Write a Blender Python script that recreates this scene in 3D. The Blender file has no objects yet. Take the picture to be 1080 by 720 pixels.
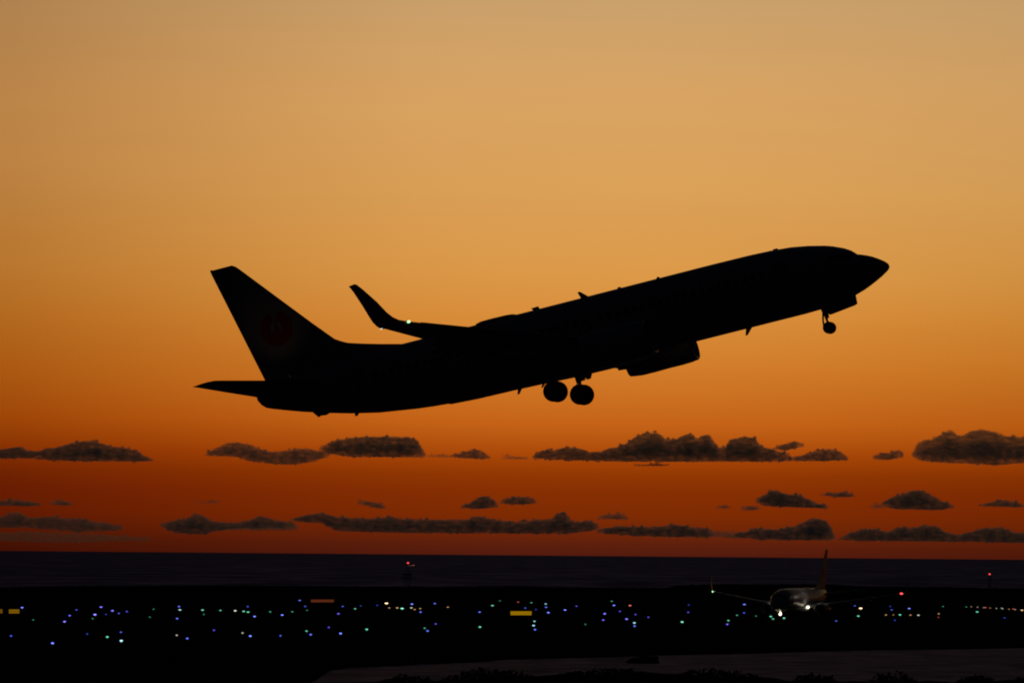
import bpy, bmesh, math, random
from math import radians, sin, cos, tan, atan, pi, sqrt
from mathutils import Vector, Matrix, noise

sc = bpy.context.scene
COL = sc.collection
rnd = random.Random(7)

# ------------------------------------------------------------------ camera
F, CX, CY, H = 6440.0, 540.0, 360.0, 10.7          # focal length in photo pixels, centre, eye height in metres
PITCH, ROLL = atan(224.9 / F), radians(0.5)
fwd = Vector((0, cos(PITCH), sin(PITCH)))
right0 = Vector((1, 0, 0)); up0 = right0.cross(fwd)
RIGHT = right0 * cos(ROLL) + up0 * sin(ROLL)
UP = up0 * cos(ROLL) - right0 * sin(ROLL)
cam_d = bpy.data.cameras.new("camera")
cam = bpy.data.objects.new("camera", cam_d); COL.objects.link(cam)
cam_d.sensor_width = 36.0; cam_d.lens = 36.0 * F / 1080.0
cam_d.clip_start = 1.0; cam_d.clip_end = 600000.0
cam.matrix_world = Matrix(((RIGHT.x, UP.x, -fwd.x, 0), (RIGHT.y, UP.y, -fwd.y, 0), (RIGHT.z, UP.z, -fwd.z, H), (0, 0, 0, 1)))
sc.camera = cam

def ray(px, py):
    return (fwd + RIGHT * ((px - CX) / F) + UP * ((CY - py) / F))
def on_ground(px, py, z=0.0):
    d = ray(px, py); t = (z - H) / d.z
    return Vector((0, 0, H)) + d * t
def at_depth(px, py, Y):
    d = ray(px, py); return Vector((0, 0, H)) + d * (Y / d.y)

# ------------------------------------------------------------------ world: dusk sky
def lin(r, g, b):
    f = lambda c: (c / 255 / 12.92) if c <= 10 else ((c / 255 + .055) / 1.055) ** 2.4
    return (f(r), f(g), f(b), 1)
w = bpy.data.worlds.new("World"); sc.world = w; w.use_nodes = True
nt = w.node_tree; nt.nodes.clear()
N = lambda t, **k: nt.nodes.new(t)
def mathn(op, a=None, b=None, clamp=False):
    n = nt.nodes.new("ShaderNodeMath"); n.operation = op; n.use_clamp = clamp
    for i, v in enumerate((a, b)):
        if v is None: continue
        if isinstance(v, (int, float)): n.inputs[i].default_value = v
        else: nt.links.new(v, n.inputs[i])
    return n.outputs[0]
def ramp(fac, stops, interp='EASE'):
    n = nt.nodes.new("ShaderNodeValToRGB"); n.color_ramp.interpolation = interp
    e = n.color_ramp.elements
    while len(e) > 1: e.remove(e[-1])
    e[0].position = stops[0][0]; e[0].color = stops[0][1]
    for p, c in stops[1:]:
        x = e.new(p); x.color = c
    nt.links.new(fac, n.inputs[0]); return n.outputs[0]
tc = N("ShaderNodeTexCoord"); sep = N("ShaderNodeSeparateXYZ"); nt.links.new(tc.outputs['Generated'], sep.inputs[0])
elev = mathn('MULTIPLY', mathn('ARCSINE', sep.outputs[2]), 180 / pi)
azim = mathn('MULTIPLY', mathn('ARCTAN2', sep.outputs[0], sep.outputs[1]), 180 / pi)     # 0 = towards the afterglow, + to the right
low = ramp(mathn('DIVIDE', elev, 6.0), [(e / 6.0, c) for e, c in (
    (0.0, lin(84, 27, 13)), (0.10, lin(92, 31, 12)), (0.20, lin(108, 36, 7)), (0.38, lin(126, 43, 1)), (0.60, lin(135, 47, 1)), (0.76, lin(146, 56, 1)),
    (0.95, lin(170, 72, 6)), (1.245, lin(198, 100, 23)), (1.73, lin(210, 124, 41)), (2.2, lin(217, 141, 57)), (2.62, lin(220, 153, 72)),
    (3.42, lin(219, 161, 88)), (4.31, lin(217, 164, 99)), (5.1, lin(205, 162, 107)), (6.0, lin(190, 154, 108)))], 'LINEAR')
L = lambda r, g, b: (r, g, b, 1)
high = ramp(mathn('DIVIDE', elev, 90.0), [(6 / 90, lin(190, 154, 108)), (8 / 90, L(.36, .24, .12)), (11 / 90, L(.16, .12, .08)), (15 / 90, L(.05, .045, .045)),
    (22 / 90, L(.014, .015, .022)), (40 / 90, L(.004, .0052, .010)), (1.0, L(.002, .0028, .006))], 'LINEAR')
mix = N("ShaderNodeMix"); mix.data_type = 'RGBA'
nt.links.new(mathn('GREATER_THAN', elev, 6.0), mix.inputs['Factor']); nt.links.new(low, mix.inputs['A']); nt.links.new(high, mix.inputs['B'])
# afterglow is widest just right of the view and dies away to both sides
azr = ramp(mathn('ADD', mathn('DIVIDE', azim, 120.0), 0.5), [(0.5 + a / 120.0, c) for a, c in (
    (-60, L(.0, .0, .0)), (-35, L(.05, .05, .06)), (-12, L(.36, .27, .24)), (-4.7, L(.71, .62, .53)), (-3.6, L(.80, .73, .66)), (-2.2, L(.90, .86, .82)),
    (-0.8, L(.98, .97, .96)), (1.2, L(1, 1, 1)), (3.0, L(.97, .965, .96)), (4.7, L(.92, .925, .93)), (12, L(.6, .55, .5)), (35, L(.06, .06, .07)), (60, L(0, 0, 0)))], 'LINEAR')
mul = N("ShaderNodeMix"); mul.data_type = 'RGBA'; mul.blend_type = 'MULTIPLY'; mul.inputs['Factor'].default_value = 1
nt.links.new(mix.outputs['Result'], mul.inputs['A']); nt.links.new(azr, mul.inputs['B'])
# nearest the sea the glow narrows and reddens to the left
azl = ramp(mathn('ADD', mathn('DIVIDE', azim, 120.0), 0.5), [(0.5 + a / 120.0, c) for a, c in (
    (-12, L(.8, .6, .3)), (-4.7, L(.82, .70, .25)), (-2.2, L(.94, .90, .75)), (0, L(1, 1, 1)), (2.5, L(.99, .98, .95)), (4.7, L(.90, .85, .62)), (12, L(.8, .7, .4)))], 'LINEAR')
lowmix = N("ShaderNodeMix"); lowmix.data_type = 'RGBA'
nt.links.new(mathn('DIVIDE', mathn('SUBTRACT', elev, 0.6), 3.0, clamp=True), lowmix.inputs['Factor'])
nt.links.new(azl, lowmix.inputs['A']); lowmix.inputs['B'].default_value = (1, 1, 1, 1)
mul0 = N("ShaderNodeMix"); mul0.data_type = 'RGBA'; mul0.blend_type = 'MULTIPLY'; mul0.inputs['Factor'].default_value = 1
nt.links.new(mul.outputs['Result'], mul0.inputs['A']); nt.links.new(lowmix.outputs['Result'], mul0.inputs['B'])
# faint uneven streaking of the glow (thin veils low over the sea)
mp = N("ShaderNodeMapping"); mp.inputs['Scale'].default_value = (14, 14, 130); nt.links.new(tc.outputs['Generated'], mp.inputs[0])
nz = N("ShaderNodeTexNoise"); nz.inputs['Scale'].default_value = 1.0; nz.inputs['Detail'].default_value = 4; nt.links.new(mp.outputs[0], nz.inputs[0])
vr = mathn('ADD', mathn('MULTIPLY', nz.outputs[0], 0.06), 0.97)
mul2 = N("ShaderNodeMix"); mul2.data_type = 'RGBA'; mul2.blend_type = 'MULTIPLY'; mul2.inputs['Factor'].default_value = 1
nt.links.new(mul0.outputs['Result'], mul2.inputs['A']); nt.links.new(vr, mul2.inputs['B'])
# the darkening sky round the rest of the compass
base = ramp(mathn('DIVIDE', mathn('ADD', elev, 90.0), 180.0), [(0, L(.0002, .0002, .0003)), (.495, L(.0003, .0003, .0004)), (.505, L(.0004, .0004, .0006)),
    (.56, L(.0006, .0007, .0012)), (1, L(.0007, .0009, .0018))], 'LINEAR')
above = mathn('GREATER_THAN', elev, -0.2)
add = N("ShaderNodeMix"); add.data_type = 'RGBA'; add.blend_type = 'ADD'; nt.links.new(above, add.inputs['Factor'])
nt.links.new(base, add.inputs['A']); nt.links.new(mul2.outputs['Result'], add.inputs['B'])
# a little of the physical twilight sky (sun under the horizon behind the glow)
nish = N("ShaderNodeTexSky"); nish.sky_type = 'NISHITA'; nish.sun_disc = False
nish.sun_elevation = radians(-4.0); nish.sun_rotation = radians(1.0); nish.dust_density = 3.0
bg1 = N("ShaderNodeBackground"); nt.links.new(add.outputs['Result'], bg1.inputs[0]); bg1.inputs[1].default_value = 1.0
bg2 = N("ShaderNodeBackground"); nt.links.new(nish.outputs[0], bg2.inputs[0]); bg2.inputs[1].default_value = 0.002
adds = N("ShaderNodeAddShader"); nt.links.new(bg1.outputs[0], adds.inputs[0]); nt.links.new(bg2.outputs[0], adds.inputs[1])
wo = N("ShaderNodeOutputWorld"); nt.links.new(adds.outputs[0], wo.inputs[0])

sc.view_settings.view_transform = 'Standard'; sc.view_settings.look = 'None'
sc.view_settings.exposure = 0.0; sc.view_settings.gamma = 1.0; sc.view_settings.use_curve_mapping = False
sc.render.engine = 'CYCLES'
sc.cycles.use_denoising = True
sc.cycles.volume_bounces = 12
sc.cycles.max_bounces = 14
sc.cycles.sample_clamp_indirect = 2.0
sc.render.filter_size = 1.9 if hasattr(sc.render, 'filter_size') else 1.5
try: sc.cycles.filter_width = 1.9
except Exception: pass

# ------------------------------------------------------------------ materials
def mat(name, color, rough=.5, metal=0.0, spec=.5, coat=0.0, var=0.0, vscale=3.0, bump=0.0, emit=None, estr=0.0):
    m = bpy.data.materials.new(name); m.use_nodes = True
    t = m.node_tree; b = t.nodes['Principled BSDF']
    b.inputs['Base Color'].default_value = (*color, 1)
    b.inputs['Roughness'].default_value = rough; b.inputs['Metallic'].default_value = metal
    b.inputs['Specular IOR Level'].default_value = spec; b.inputs['Coat Weight'].default_value = coat
    if var or bump:
        tx = t.nodes.new("ShaderNodeTexCoord"); n = t.nodes.new("ShaderNodeTexNoise")
        n.inputs['Scale'].default_value = vscale; n.inputs['Detail'].default_value = 6
        t.links.new(tx.outputs['Object'], n.inputs['Vector'])
    if var:
        r = t.nodes.new("ShaderNodeValToRGB"); e = r.color_ramp.elements
        e[0].position = .3; e[1].position = .7
        e[0].color = (*[c * (1 - var) for c in color], 1); e[1].color = (*[min(1, c * (1 + var)) for c in color], 1)
        t.links.new(n.outputs[0], r.inputs[0]); t.links.new(r.outputs[0], b.inputs['Base Color'])
    if bump:
        bp = t.nodes.new("ShaderNodeBump"); bp.inputs['Strength'].default_value = bump; bp.inputs['Distance'].default_value = .05
        t.links.new(n.outputs[0], bp.inputs['Height']); t.links.new(bp.outputs[0], b.inputs['Normal'])
    if emit:
        b.inputs['Emission Color'].default_value = (*emit, 1); b.inputs['Emission Strength'].default_value = estr
    return m
M = {}
M['white'] = mat('white_paint', (.72, .72, .72), .34, spec=.4, var=.05, vscale=1.2)
M['grey'] = mat('grey_paint', (.36, .37, .39), .42, spec=.4, var=.08, vscale=1.5)
M['metal'] = mat('bare_metal', (.62, .62, .63), .28, metal=1.0, var=.05)
M['dark'] = mat('dark_metal', (.06, .06, .065), .5, metal=.6)
M['rubber'] = mat('rubber', (.015, .015, .015), .85, spec=.2, bump=.3, vscale=20)
M['glass'] = mat('window_glass', (.02, .022, .026), .08, spec=.6)
M['red'] = mat('red_emblem_paint', (.78, .035, .035), .4, spec=.4)
M['seal'] = mat('door_seam', (.35, .35, .36), .5)
def emitter(name, color, s):
    m = bpy.data.materials.new(name); m.use_nodes = True
    b = m.node_tree.nodes['Principled BSDF']
    b.inputs['Base Color'].default_value = (*color, 1); b.inputs['Emission Color'].default_value = (*color, 1)
    b.inputs['Emission Strength'].default_value = s; return m
M['nav_green'] = emitter('green_lamp', (.45, 1.0, .45), 2)
M['nav_white'] = emitter('white_lamp', (1.0, .95, .8), .9)
M['nav_red'] = emitter('red_lamp', (1.0, .06, .06), 3)
M['lamp_off'] = mat('lamp_glass', (.3, .3, .3), .1)
M['beam'] = emitter('landing_lamp', (1.0, .86, .62), 3)

# ------------------------------------------------------------------ object helpers
def link(name, me, parent=None, m=None, mats=None, smooth=None):
    o = bpy.data.objects.new(name, me); COL.objects.link(o)
    if m is not None: me.materials.append(m)
    for x in (mats or []): me.materials.append(x)
    if parent is not None: o.parent = parent
    if smooth is not None:
        me.polygons.foreach_set('use_smooth', [True] * len(me.polygons))
        me.set_sharp_from_angle(angle=radians(smooth))
    return o
def tag(o, label=None, cat=None, group=None, kind=None):
    if label: o['label'] = label
    if cat: o['category'] = cat
    if group: o['group'] = group
    if kind: o['kind'] = kind
    return o
def pydata(name, V, Fc):
    me = bpy.data.meshes.new(name); me.from_pydata([tuple(v) for v in V], [], Fc); me.update(); return me
def loft(name, rings, cap=True, closed=True):
    """rings: list of equal-length vertex lists"""
    V = []; Fc = []; n = len(rings[0])
    for r in rings: V += r
    for i in range(len(rings) - 1):
        for j in range(n if closed else n - 1):
            k = (j + 1) % n
            Fc.append((i * n + j, i * n + k, (i + 1) * n + k, (i + 1) * n + j))
    if cap:
        Fc.append(tuple(range(n))[::-1]); Fc.append(tuple((len(rings) - 1) * n + j for j in range(n)))
    me = pydata(name, V, Fc)
    bm = bmesh.new(); bm.from_mesh(me); bmesh.ops.recalc_face_normals(bm, faces=bm.faces); bm.to_mesh(me); bm.free()
    return me
class MB:
    """collects simple solids into one mesh"""
    def __init__(s): s.bm = bmesh.new()
    def tube(s, a, b, r1, r2=None, n=12, mi=0):
        a, b = Vector(a), Vector(b); r2 = r1 if r2 is None else r2; d = b - a
        q = d.to_track_quat('Z', 'Y').to_matrix().to_4x4()
        g = bmesh.ops.create_cone(s.bm, cap_ends=True, segments=n, radius1=r1, radius2=r2, depth=d.length, matrix=Matrix.Translation((a + b) / 2) @ q)
        for f in {f for v in g['verts'] for f in v.link_faces}: f.material_index = mi
        return s
    def box(s, c, size, rot=None, mi=0):
        m = Matrix.Translation(Vector(c)) @ (rot.to_4x4() if rot else Matrix()) @ Matrix.Diagonal((*size, 1))
        g = bmesh.ops.create_cube(s.bm, size=1, matrix=m)
        for f in {f for v in g['verts'] for f in v.link_faces}: f.material_index = mi
        return s
    def ball(s, c, r, n=12, mi=0):
        r = (r, r, r) if isinstance(r, (int, float)) else r
        g = bmesh.ops.create_uvsphere(s.bm, u_segments=n, v_segments=max(6, n // 2), radius=1, matrix=Matrix.Translation(Vector(c)) @ Matrix.Diagonal((*r, 1)))
        for f in {f for v in g['verts'] for f in v.link_faces}: f.material_index = mi
        return s
    def plate(s, pts, thick, mi=0):
        """flat polygon thickened along its normal"""
        pts = [Vector(p) for p in pts]
        nrm = Vector((0, 0, 0))
        for i in range(len(pts)): nrm += (pts[i] - pts[0]).cross(pts[(i + 1) % len(pts)] - pts[0])
        nrm.normalize(); h = nrm * thick / 2
        A = [s.bm.verts.new(p - h) for p in pts]; B = [s.bm.verts.new(p + h) for p in pts]
        fs = [s.bm.faces.new(A[::-1]), s.bm.faces.new(B)]
        for i in range(len(pts)):
            j = (i + 1) % len(pts); fs.append(s.bm.faces.new((A[i], A[j], B[j], B[i])))
        for f in fs: f.material_index = mi
        return s
    def mesh(s, name):
        bmesh.ops.recalc_face_normals(s.bm, faces=s.bm.faces)
        me = bpy.data.meshes.new(name); s.bm.to_mesh(me); s.bm.free(); return me
    def build(s, name, m=None, parent=None, mats=None, smooth=40):
        return link(name, s.mesh(name), parent, m, mats, smooth)
def copy_tree(o, parent=None):
    c = o.copy(); COL.objects.link(c); c.parent = parent
    for ch in o.children: copy_tree(ch, c)
    return c
def interp(tab, s):
    if s <= tab[0][0]: return tab[0][1:]
    for a, b in zip(tab, tab[1:]):
        if s <= b[0]:
            t = (s - a[0]) / (b[0] - a[0]); return tuple(x + (y - x) * t for x, y in zip(a[1:], b[1:]))
    return tab[-1][1:]

# ------------------------------------------------------------------ setting: sea, airfield, paving, near bank
def polar_sheet(name, z, m, r0, r1, nr=70, na=48, a0=-50, a1=50):
    V = []; Fc = []
    for i in range(nr + 1):
        r = r0 * (r1 / r0) ** (i / nr)
        for j in range(na + 1):
            a = radians(a0 + (a1 - a0) * j / na); V.append((r * sin(a), r * cos(a), z))
    for i in range(nr):
        for j in range(na):
            k = i * (na + 1) + j; Fc.append((k, k + 1, k + na + 2, k + na + 1))
    o = link(name, pydata(name, V, Fc), None, m); return o

# sea: dark water body under a broken, wind-ruffled surface
ms = bpy.data.materials.new('sea_water'); ms.use_nodes = True; t = ms.node_tree; t.nodes.clear()
out = t.nodes.new('ShaderNodeOutputMaterial'); df = t.nodes.new('ShaderNodeBsdfDiffuse'); gl = t.nodes.new('ShaderNodeBsdfGlossy'); mx = t.nodes.new('ShaderNodeMixShader')
df.inputs[0].default_value = (.02, .03, .06, 1)
gl.inputs[0].default_value = (.37, .40, .80, 1); gl.inputs['Roughness'].default_value = .62
tx = t.nodes.new('ShaderNodeTexCoord'); mpn = t.nodes.new('ShaderNodeMapping'); mpn.inputs['Scale'].default_value = (.03, .006, 1)
n1 = t.nodes.new('ShaderNodeTexNoise'); n1.inputs['Scale'].default_value = 1.0; n1.inputs['Detail'].default_value = 8; n1.inputs['Roughness'].default_value = .65
t.links.new(tx.outputs['Object'], mpn.inputs[0]); t.links.new(mpn.outputs[0], n1.inputs[0])
r = t.nodes.new('ShaderNodeMapRange'); r.inputs[1].default_value = .3; r.inputs[2].default_value = .7; r.inputs[3].default_value = .15; r.inputs[4].default_value = 1.0
t.links.new(n1.outputs[0], r.inputs[0]); t.links.new(r.outputs[0], mx.inputs[0])
n2 = t.nodes.new('ShaderNodeTexNoise'); n2.inputs['Scale'].default_value = .35; n2.inputs['Detail'].default_value = 5; t.links.new(tx.outputs['Object'], n2.inputs[0])
bp = t.nodes.new('ShaderNodeBump'); bp.inputs['Strength'].default_value = .7; bp.inputs['Distance'].default_value = .6
t.links.new(n2.outputs[0], bp.inputs['Height']); t.links.new(bp.outputs[0], gl.inputs['Normal'])
t.links.new(df.outputs[0], mx.inputs[1]); t.links.new(gl.outputs[0], mx.inputs[2]); t.links.new(mx.outputs[0], out.inputs[0])
tag(polar_sheet('sea', -.30, ms, 40, 260000), kind='structure')
# paler shallow water of the lagoon between the bank and the airfield
ml = ms.copy(); ml.name = 'lagoon_water'
for n in ml.node_tree.nodes:
    if n.type == 'BSDF_GLOSSY': n.inputs[0].default_value = (.29, .27, .42, 1); n.inputs['Roughness'].default_value = .5
    if n.type == 'BSDF_DIFFUSE': n.inputs[0].default_value = (.05, .06, .08, 1)
    if n.type == 'MAPPING': n.inputs['Scale'].default_value = (.22, .10, 1)
    if n.type == 'MAP_RANGE': n.inputs[3].default_value = .25
tag(polar_sheet('lagoon_water', -.27, ml, 40, 1000, nr=40), kind='structure')

M['grassland'] = mat('mown_grass', (.035, .05, .02), 1.0, spec=0, var=.5, vscale=.05)
M['asphalt'] = mat('asphalt', (.045, .045, .047), 1.0, spec=0, var=.25, vscale=.15)
M['paint'] = mat('white_line_paint', (.45, .45, .44), 1, spec=0)
M['yellow_paint'] = mat('yellow_line_paint', (.4, .28, .03), 1, spec=0)
M['rock'] = mat('armour_rock', (.07, .065, .06), 1, spec=0, var=.4, vscale=.8)
# airfield: reclaimed land between two shores
far = [(-260, 621.5), (-60, 621.0), (0, 622), (60, 620.5), (150, 620), (260, 619.5), (360, 620.5), (470, 621), (540, 620), (640, 622.3), (700, 622), (716, 619), (760, 617.6), (880, 618), (905, 620), (1000, 621), (1080, 622.5), (1180, 623), (1400, 626)]
near = [(-260, 760), (-60, 740), (200, 735), (300, 726), (335, 712), (348, 703), (362, 700.5), (400, 699), (440, 697), (500, 694.5), (540, 691.5), (620, 690), (720, 687), (800, 685.5), (900, 682.5), (1000, 681.5), (1080, 680), (1180, 679), (1400, 678)]
NX = 260
top = []; bot = []
for i in range(NX + 1):
    px = -260 + (1660) * i / NX
    fy = interp([(a, b) for a, b in far], px)[0]; ny = interp([(a, b) for a, b in near], px)[0]
    pf = on_ground(px, fy); pn = on_ground(px, ny)
    d = Vector((pf.x, pf.y, 0)); j = 14 * noise.noise(Vector((i * .35, 3, 0))); pf = pf * (1 + j / d.length)
    d = Vector((pn.x, pn.y, 0)); j = 7 * noise.noise(Vector((i * .45, 9, 0))); pn = pn * (1 + j / d.length)
    top.append(pf); bot.append(pn)
V = []; Fc = []; NR = 24
for i in range(NX + 1):
    a, b = bot[i], top[i]
    V.append((a.x * .985, a.y * .985, -1.5))
    for k in range(NR + 1):
        u = k / NR; p = a.lerp(b, u * u * .6 + u * .4)
        V.append((p.x, p.y, 0.0))
    V.append((b.x * 1.006, b.y * 1.006, -1.5))
R_ = NR + 3
for i in range(NX):
    for k in range(R_ - 1):
        q = i * R_ + k; Fc.append((q, q + R_, q + R_ + 1, q + 1))
tag(link('airfield_ground', pydata('airfield_ground', V, Fc), None, M['grassland']), kind='structure')

def strip(name, p0, p1, wid, z, m):
    a, b = Vector(p0), Vector(p1); d = (b - a).normalized(); s = Vector((-d.y, d.x)) * wid / 2
    return tag(link(name, pydata(name, [(*(a - s), z), (*(b - s), z), (*(b + s), z), (*(a + s), z)], [(0, 1, 2, 3)]), None, m), kind='structure')
strip('runway', (-420, 1330), (520, 1420), 60, .004, M['asphalt'])
strip('taxiway', (-300, 905), (420, 985), 24, .004, M['asphalt'])
strip('apron_road', (-40, 700), (36, 1360), 22, .008, M['asphalt'])
bm = MB()
def mark(p0, p1, wid, z, col):
    a, b = Vector(p0), Vector(p1); d = (b - a).normalized(); s = Vector((-d.y, d.x)) * wid / 2
    vs = [bm.bm.verts.new(v) for v in ((*(a - s), z), (*(b - s), z), (*(b + s), z), (*(a + s), z))]
    f = bm.bm.faces.new(vs); f.material_index = col
A, B = Vector((-420, 1330)), Vector((520, 1420)); dd = (B - A).normalized()
for k in range(15):
    mark(A + dd * (20 + k * 62), A + dd * (56 + k * 62), .9, .010, 0)
for sgn in (-1, 1):
    n_ = Vector((-dd.y, dd.x)) * 28 * sgn; mark(A + n_, B + n_, .9, .010, 0)
mark((-300, 905), (420, 985), .3, .013, 1)
mark((-40, 700), (36, 1360), .3, .016, 1)
tag(bm.build('runway_markings', None, None, [M['paint'], M['yellow_paint']], None), kind='structure')

# low stone berms along both shores
def berm(name, pts, z0, hgt, wid, seed):
    V = []; Fc = []; n = len(pts)
    for i, p in enumerate(pts):
        d = Vector((p.x, p.y, 0)).normalized()
        for k, (o_, hh) in enumerate(((-1, -.0), (-.45, .8), (0, 1.0), (.5, .75), (1, -.0))):
            q = p + d * o_ * wid
            jz = noise.noise(Vector((i * .9, k * 2.1, seed))) * .5 + noise.noise(Vector((i * .23, k, seed + 5))) * .5
            V.append((q.x + jz, q.y, z0 + (hh * hgt * (1 + .7 * jz) if hh > 0 else -1.6)))
    for i in range(n - 1):
        for k in range(4):
            q = i * 5 + k; Fc.append((q, q + 5, q + 6, q + 1))
    return tag(link(name, pydata(name, V, Fc), None, M['rock'], smooth=30), kind='structure')
def dense(px0, px1, line, step):
    out = []; px = px0
    while px <= px1:
        out.append(on_ground(px, interp(line, px)[0])); px += step
    return out
berm('far_shore_embankment', dense(-200, 1300, far, 1.6), 0, .7, 5, 1.0)
berm('far_shore_dune', dense(712, 908, [(712, 620.5), (760, 620), (880, 620), (908, 621)], 1.2), 0, 1.0, 8, 4.0)
berm('near_shore_embankment', dense(344, 1300, near, 2.2), -.25, .45, 4, 2.0)

# the bank the photographer stands on
M['bank'] = mat('bank_soil', (.05, .042, .03), 1.0, spec=0, var=.4, vscale=.3)
V = []; Fc = []; NXb, NYb = 90, 60
edge_px = [(-100, 730), (200, 731), (330, 727), (400, 719), (460, 712), (520, 709.5), (600, 707.5), (700, 708), (780, 710), (820, 714), (900, 716), (1080, 717), (1180, 717)]
for i in range(NXb + 1):
    px = -700 + 2480 * i / NXb
    for j in range(NYb + 1):
        Y = 2 + 178 * (j / NYb) ** 1.3
        ey = interp(edge_px, px)[0] + 1.5
        p = at_depth(px, ey, 115)
        crest = p.z
        z = 9.0 + (crest - 9.0) * min(1, Y / 115) ** 1.4
        if Y > 115: z = crest - (Y - 115) ** 1.35 * .045
        z += .12 * noise.noise(Vector((px * .02, Y * .12, 0)))
        q = at_depth(px, 500, Y)
        V.append((q.x, Y, max(z, -2.5)))
for i in range(NXb):
    for j in range(NYb):
        q = i * (NYb + 1) + j; Fc.append((q, q + NYb + 1, q + NYb + 2, q + 1))
tag(link('near_bank', pydata('near_bank', V, Fc), None, M['bank'], smooth=180), kind='structure')

# ------------------------------------------------------------------ the airliner
S0, Z0 = 19.8, -3.7                                  # body station and depth of the thing's base point (between the main wheels)
def P(s, y, z):                                      # s aft of the nose, y to the right wing, z above the hull axis
    return Vector((S0 - s, -y, z - Z0))
TOP = [(0.0, -.58), (.04, -.46), (.12, -.36), (.24, -.25), (.42, -.11), (.6, .01), (.82, .15), (1.08, .28), (1.4, .41), (1.66, .50), (1.83, .67), (2.02, .84), (2.3, 1.01), (2.57, 1.13), (2.95, 1.29), (3.35, 1.42), (4.28, 1.64), (5.23, 1.80), (6.34, 1.89), (7.74, 1.94), (9.9, 1.96), (24.5, 1.96),
       (29, 1.96), (31, 1.95), (34, 1.86), (37.0, 1.66), (37.6, 1.55), (37.9, 1.38), (38.02, 1.20)]
BOT = [(0.0, -.62), (.04, -.72), (.12, -.80), (.24, -.88), (.56, -1.06), (.9, -1.22), (1.31, -1.40), (1.75, -1.57), (2.35, -1.75), (3.2, -1.92), (4.3, -2.03), (5.3, -2.06), (25.0, -2.06), (26.66, -2.06),
       (27.8, -1.98), (28.79, -1.88), (31.06, -1.56), (32.73, -1.20), (33.95, -.88), (35.55, -.42), (36.59, -.07), (37.3, .18), (37.63, .32), (37.85, .52), (38.02, .80)]
WID = [(0.0, .03), (.04, .16), (.12, .28), (.24, .43), (.6, .73), (1.08, 1.0), (1.7, 1.24), (2.4, 1.46), (3.35, 1.67), (4.3, 1.79), (5.3, 1.85), (6.4, 1.88), (24.5, 1.88), (27, 1.83), (30, 1.56), (32.7, 1.15), (35, .76), (36.6, .50), (37.5, .33), (37.85, .24), (38.02, .14)]
def fus(s, th, off=0.0):
    """hull surface point; th = 0 top, +90deg right side"""
    zt, zb, wd = interp(TOP, s)[0], interp(BOT, s)[0], interp(WID, s)[0]
    zc = (zt + zb) / 2 + .0
    h = (zt - zb) / 2
    y = (wd + off) * sin(th); z = zc + (h + off) * cos(th)
    return P(s, y, z)
stations = sorted({round(x[0], 3) for x in TOP + BOT + WID} | {12., 15., 18., 21., 6.8, 8.8, 26, 33.4, 30, 36})
def airfoil(n=14, t=.11):
    up = []; lo = []
    for i in range(n + 1):
        x = (1 - cos(pi * i / n)) / 2
        y = 5 * t * (.2969 * sqrt(x) - .126 * x - .3516 * x ** 2 + .2843 * x ** 3 - .1036 * x ** 4)
        up.append((x, y * 1.05)); lo.append((x, -y * .95))
    return up[::-1] + lo[1:-1]
def wing_ring(le, te, y, zle, t, zte=None, cant=0.0, sg=1, n=14):
    """section between LE and TE stations; cant tips the thickness direction outwards"""
    zte = zle if zte is None else zte; c = te - le; r = []
    for x, h in airfoil(n, t):
        hz = h * c
        r.append(P(le + x * c, sg * (y - hz * sin(cant)), zle + (zte - zle) * x + hz * cos(cant)))
    return r
def wing_z(y): return -1.32 + .1507 * (y - 1.9) + .0009 * (y - 1.9) ** 2 if y > 1.9 else -1.32 - (1.9 - y) * .08
def wing_le(y): return 23.25 - (17.0 - y) * .5215 if y > 5.2 else 23.25 - (17.0 - 5.2) * .5215 - (5.2 - y) * .72
def wing_te(y): return 24.88 - (17.16 - y) * .255 if y > 5.8 else 21.98 - (5.8 - y) * .01

root = bpy.data.objects.new('airliner', None); COL.objects.link(root)
# hull
rings = [[fus(s, 2 * pi * j / 56) for j in range(56)] for s in stations]
hull = link('fuselage', loft('fuselage', rings), root, M['white'], smooth=50)
# wing-to-body fairing
fr = []
for s, wd, zb, zt in ((12.6, 1.0, -2.0, -1.5), (13.6, 1.72, -2.12, -1.15), (15, 2.12, -2.26, -.95), (17.3, 2.25, -2.31, -.85), (19.5, 2.25, -2.28, -.85), (21.5, 2.1, -2.20, -.95), (23.2, 1.75, -2.16, -1.15), (25.35, 1.1, -2.15, -1.5), (26.8, .5, -2.09, -1.8)):
    ring = []
    for j in range(28):
        a = 2 * pi * j / 28; c_, s_ = cos(a), sin(a)
        ex = .62
        ring.append(P(s, wd * math.copysign(abs(s_) ** ex, s_), (zt + zb) / 2 + (zt - zb) / 2 * math.copysign(abs(c_) ** ex, c_)))
    fr.append(ring)
link('belly_fairing', loft('belly_fairing', fr), root, M['grey'], smooth=50)
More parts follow.
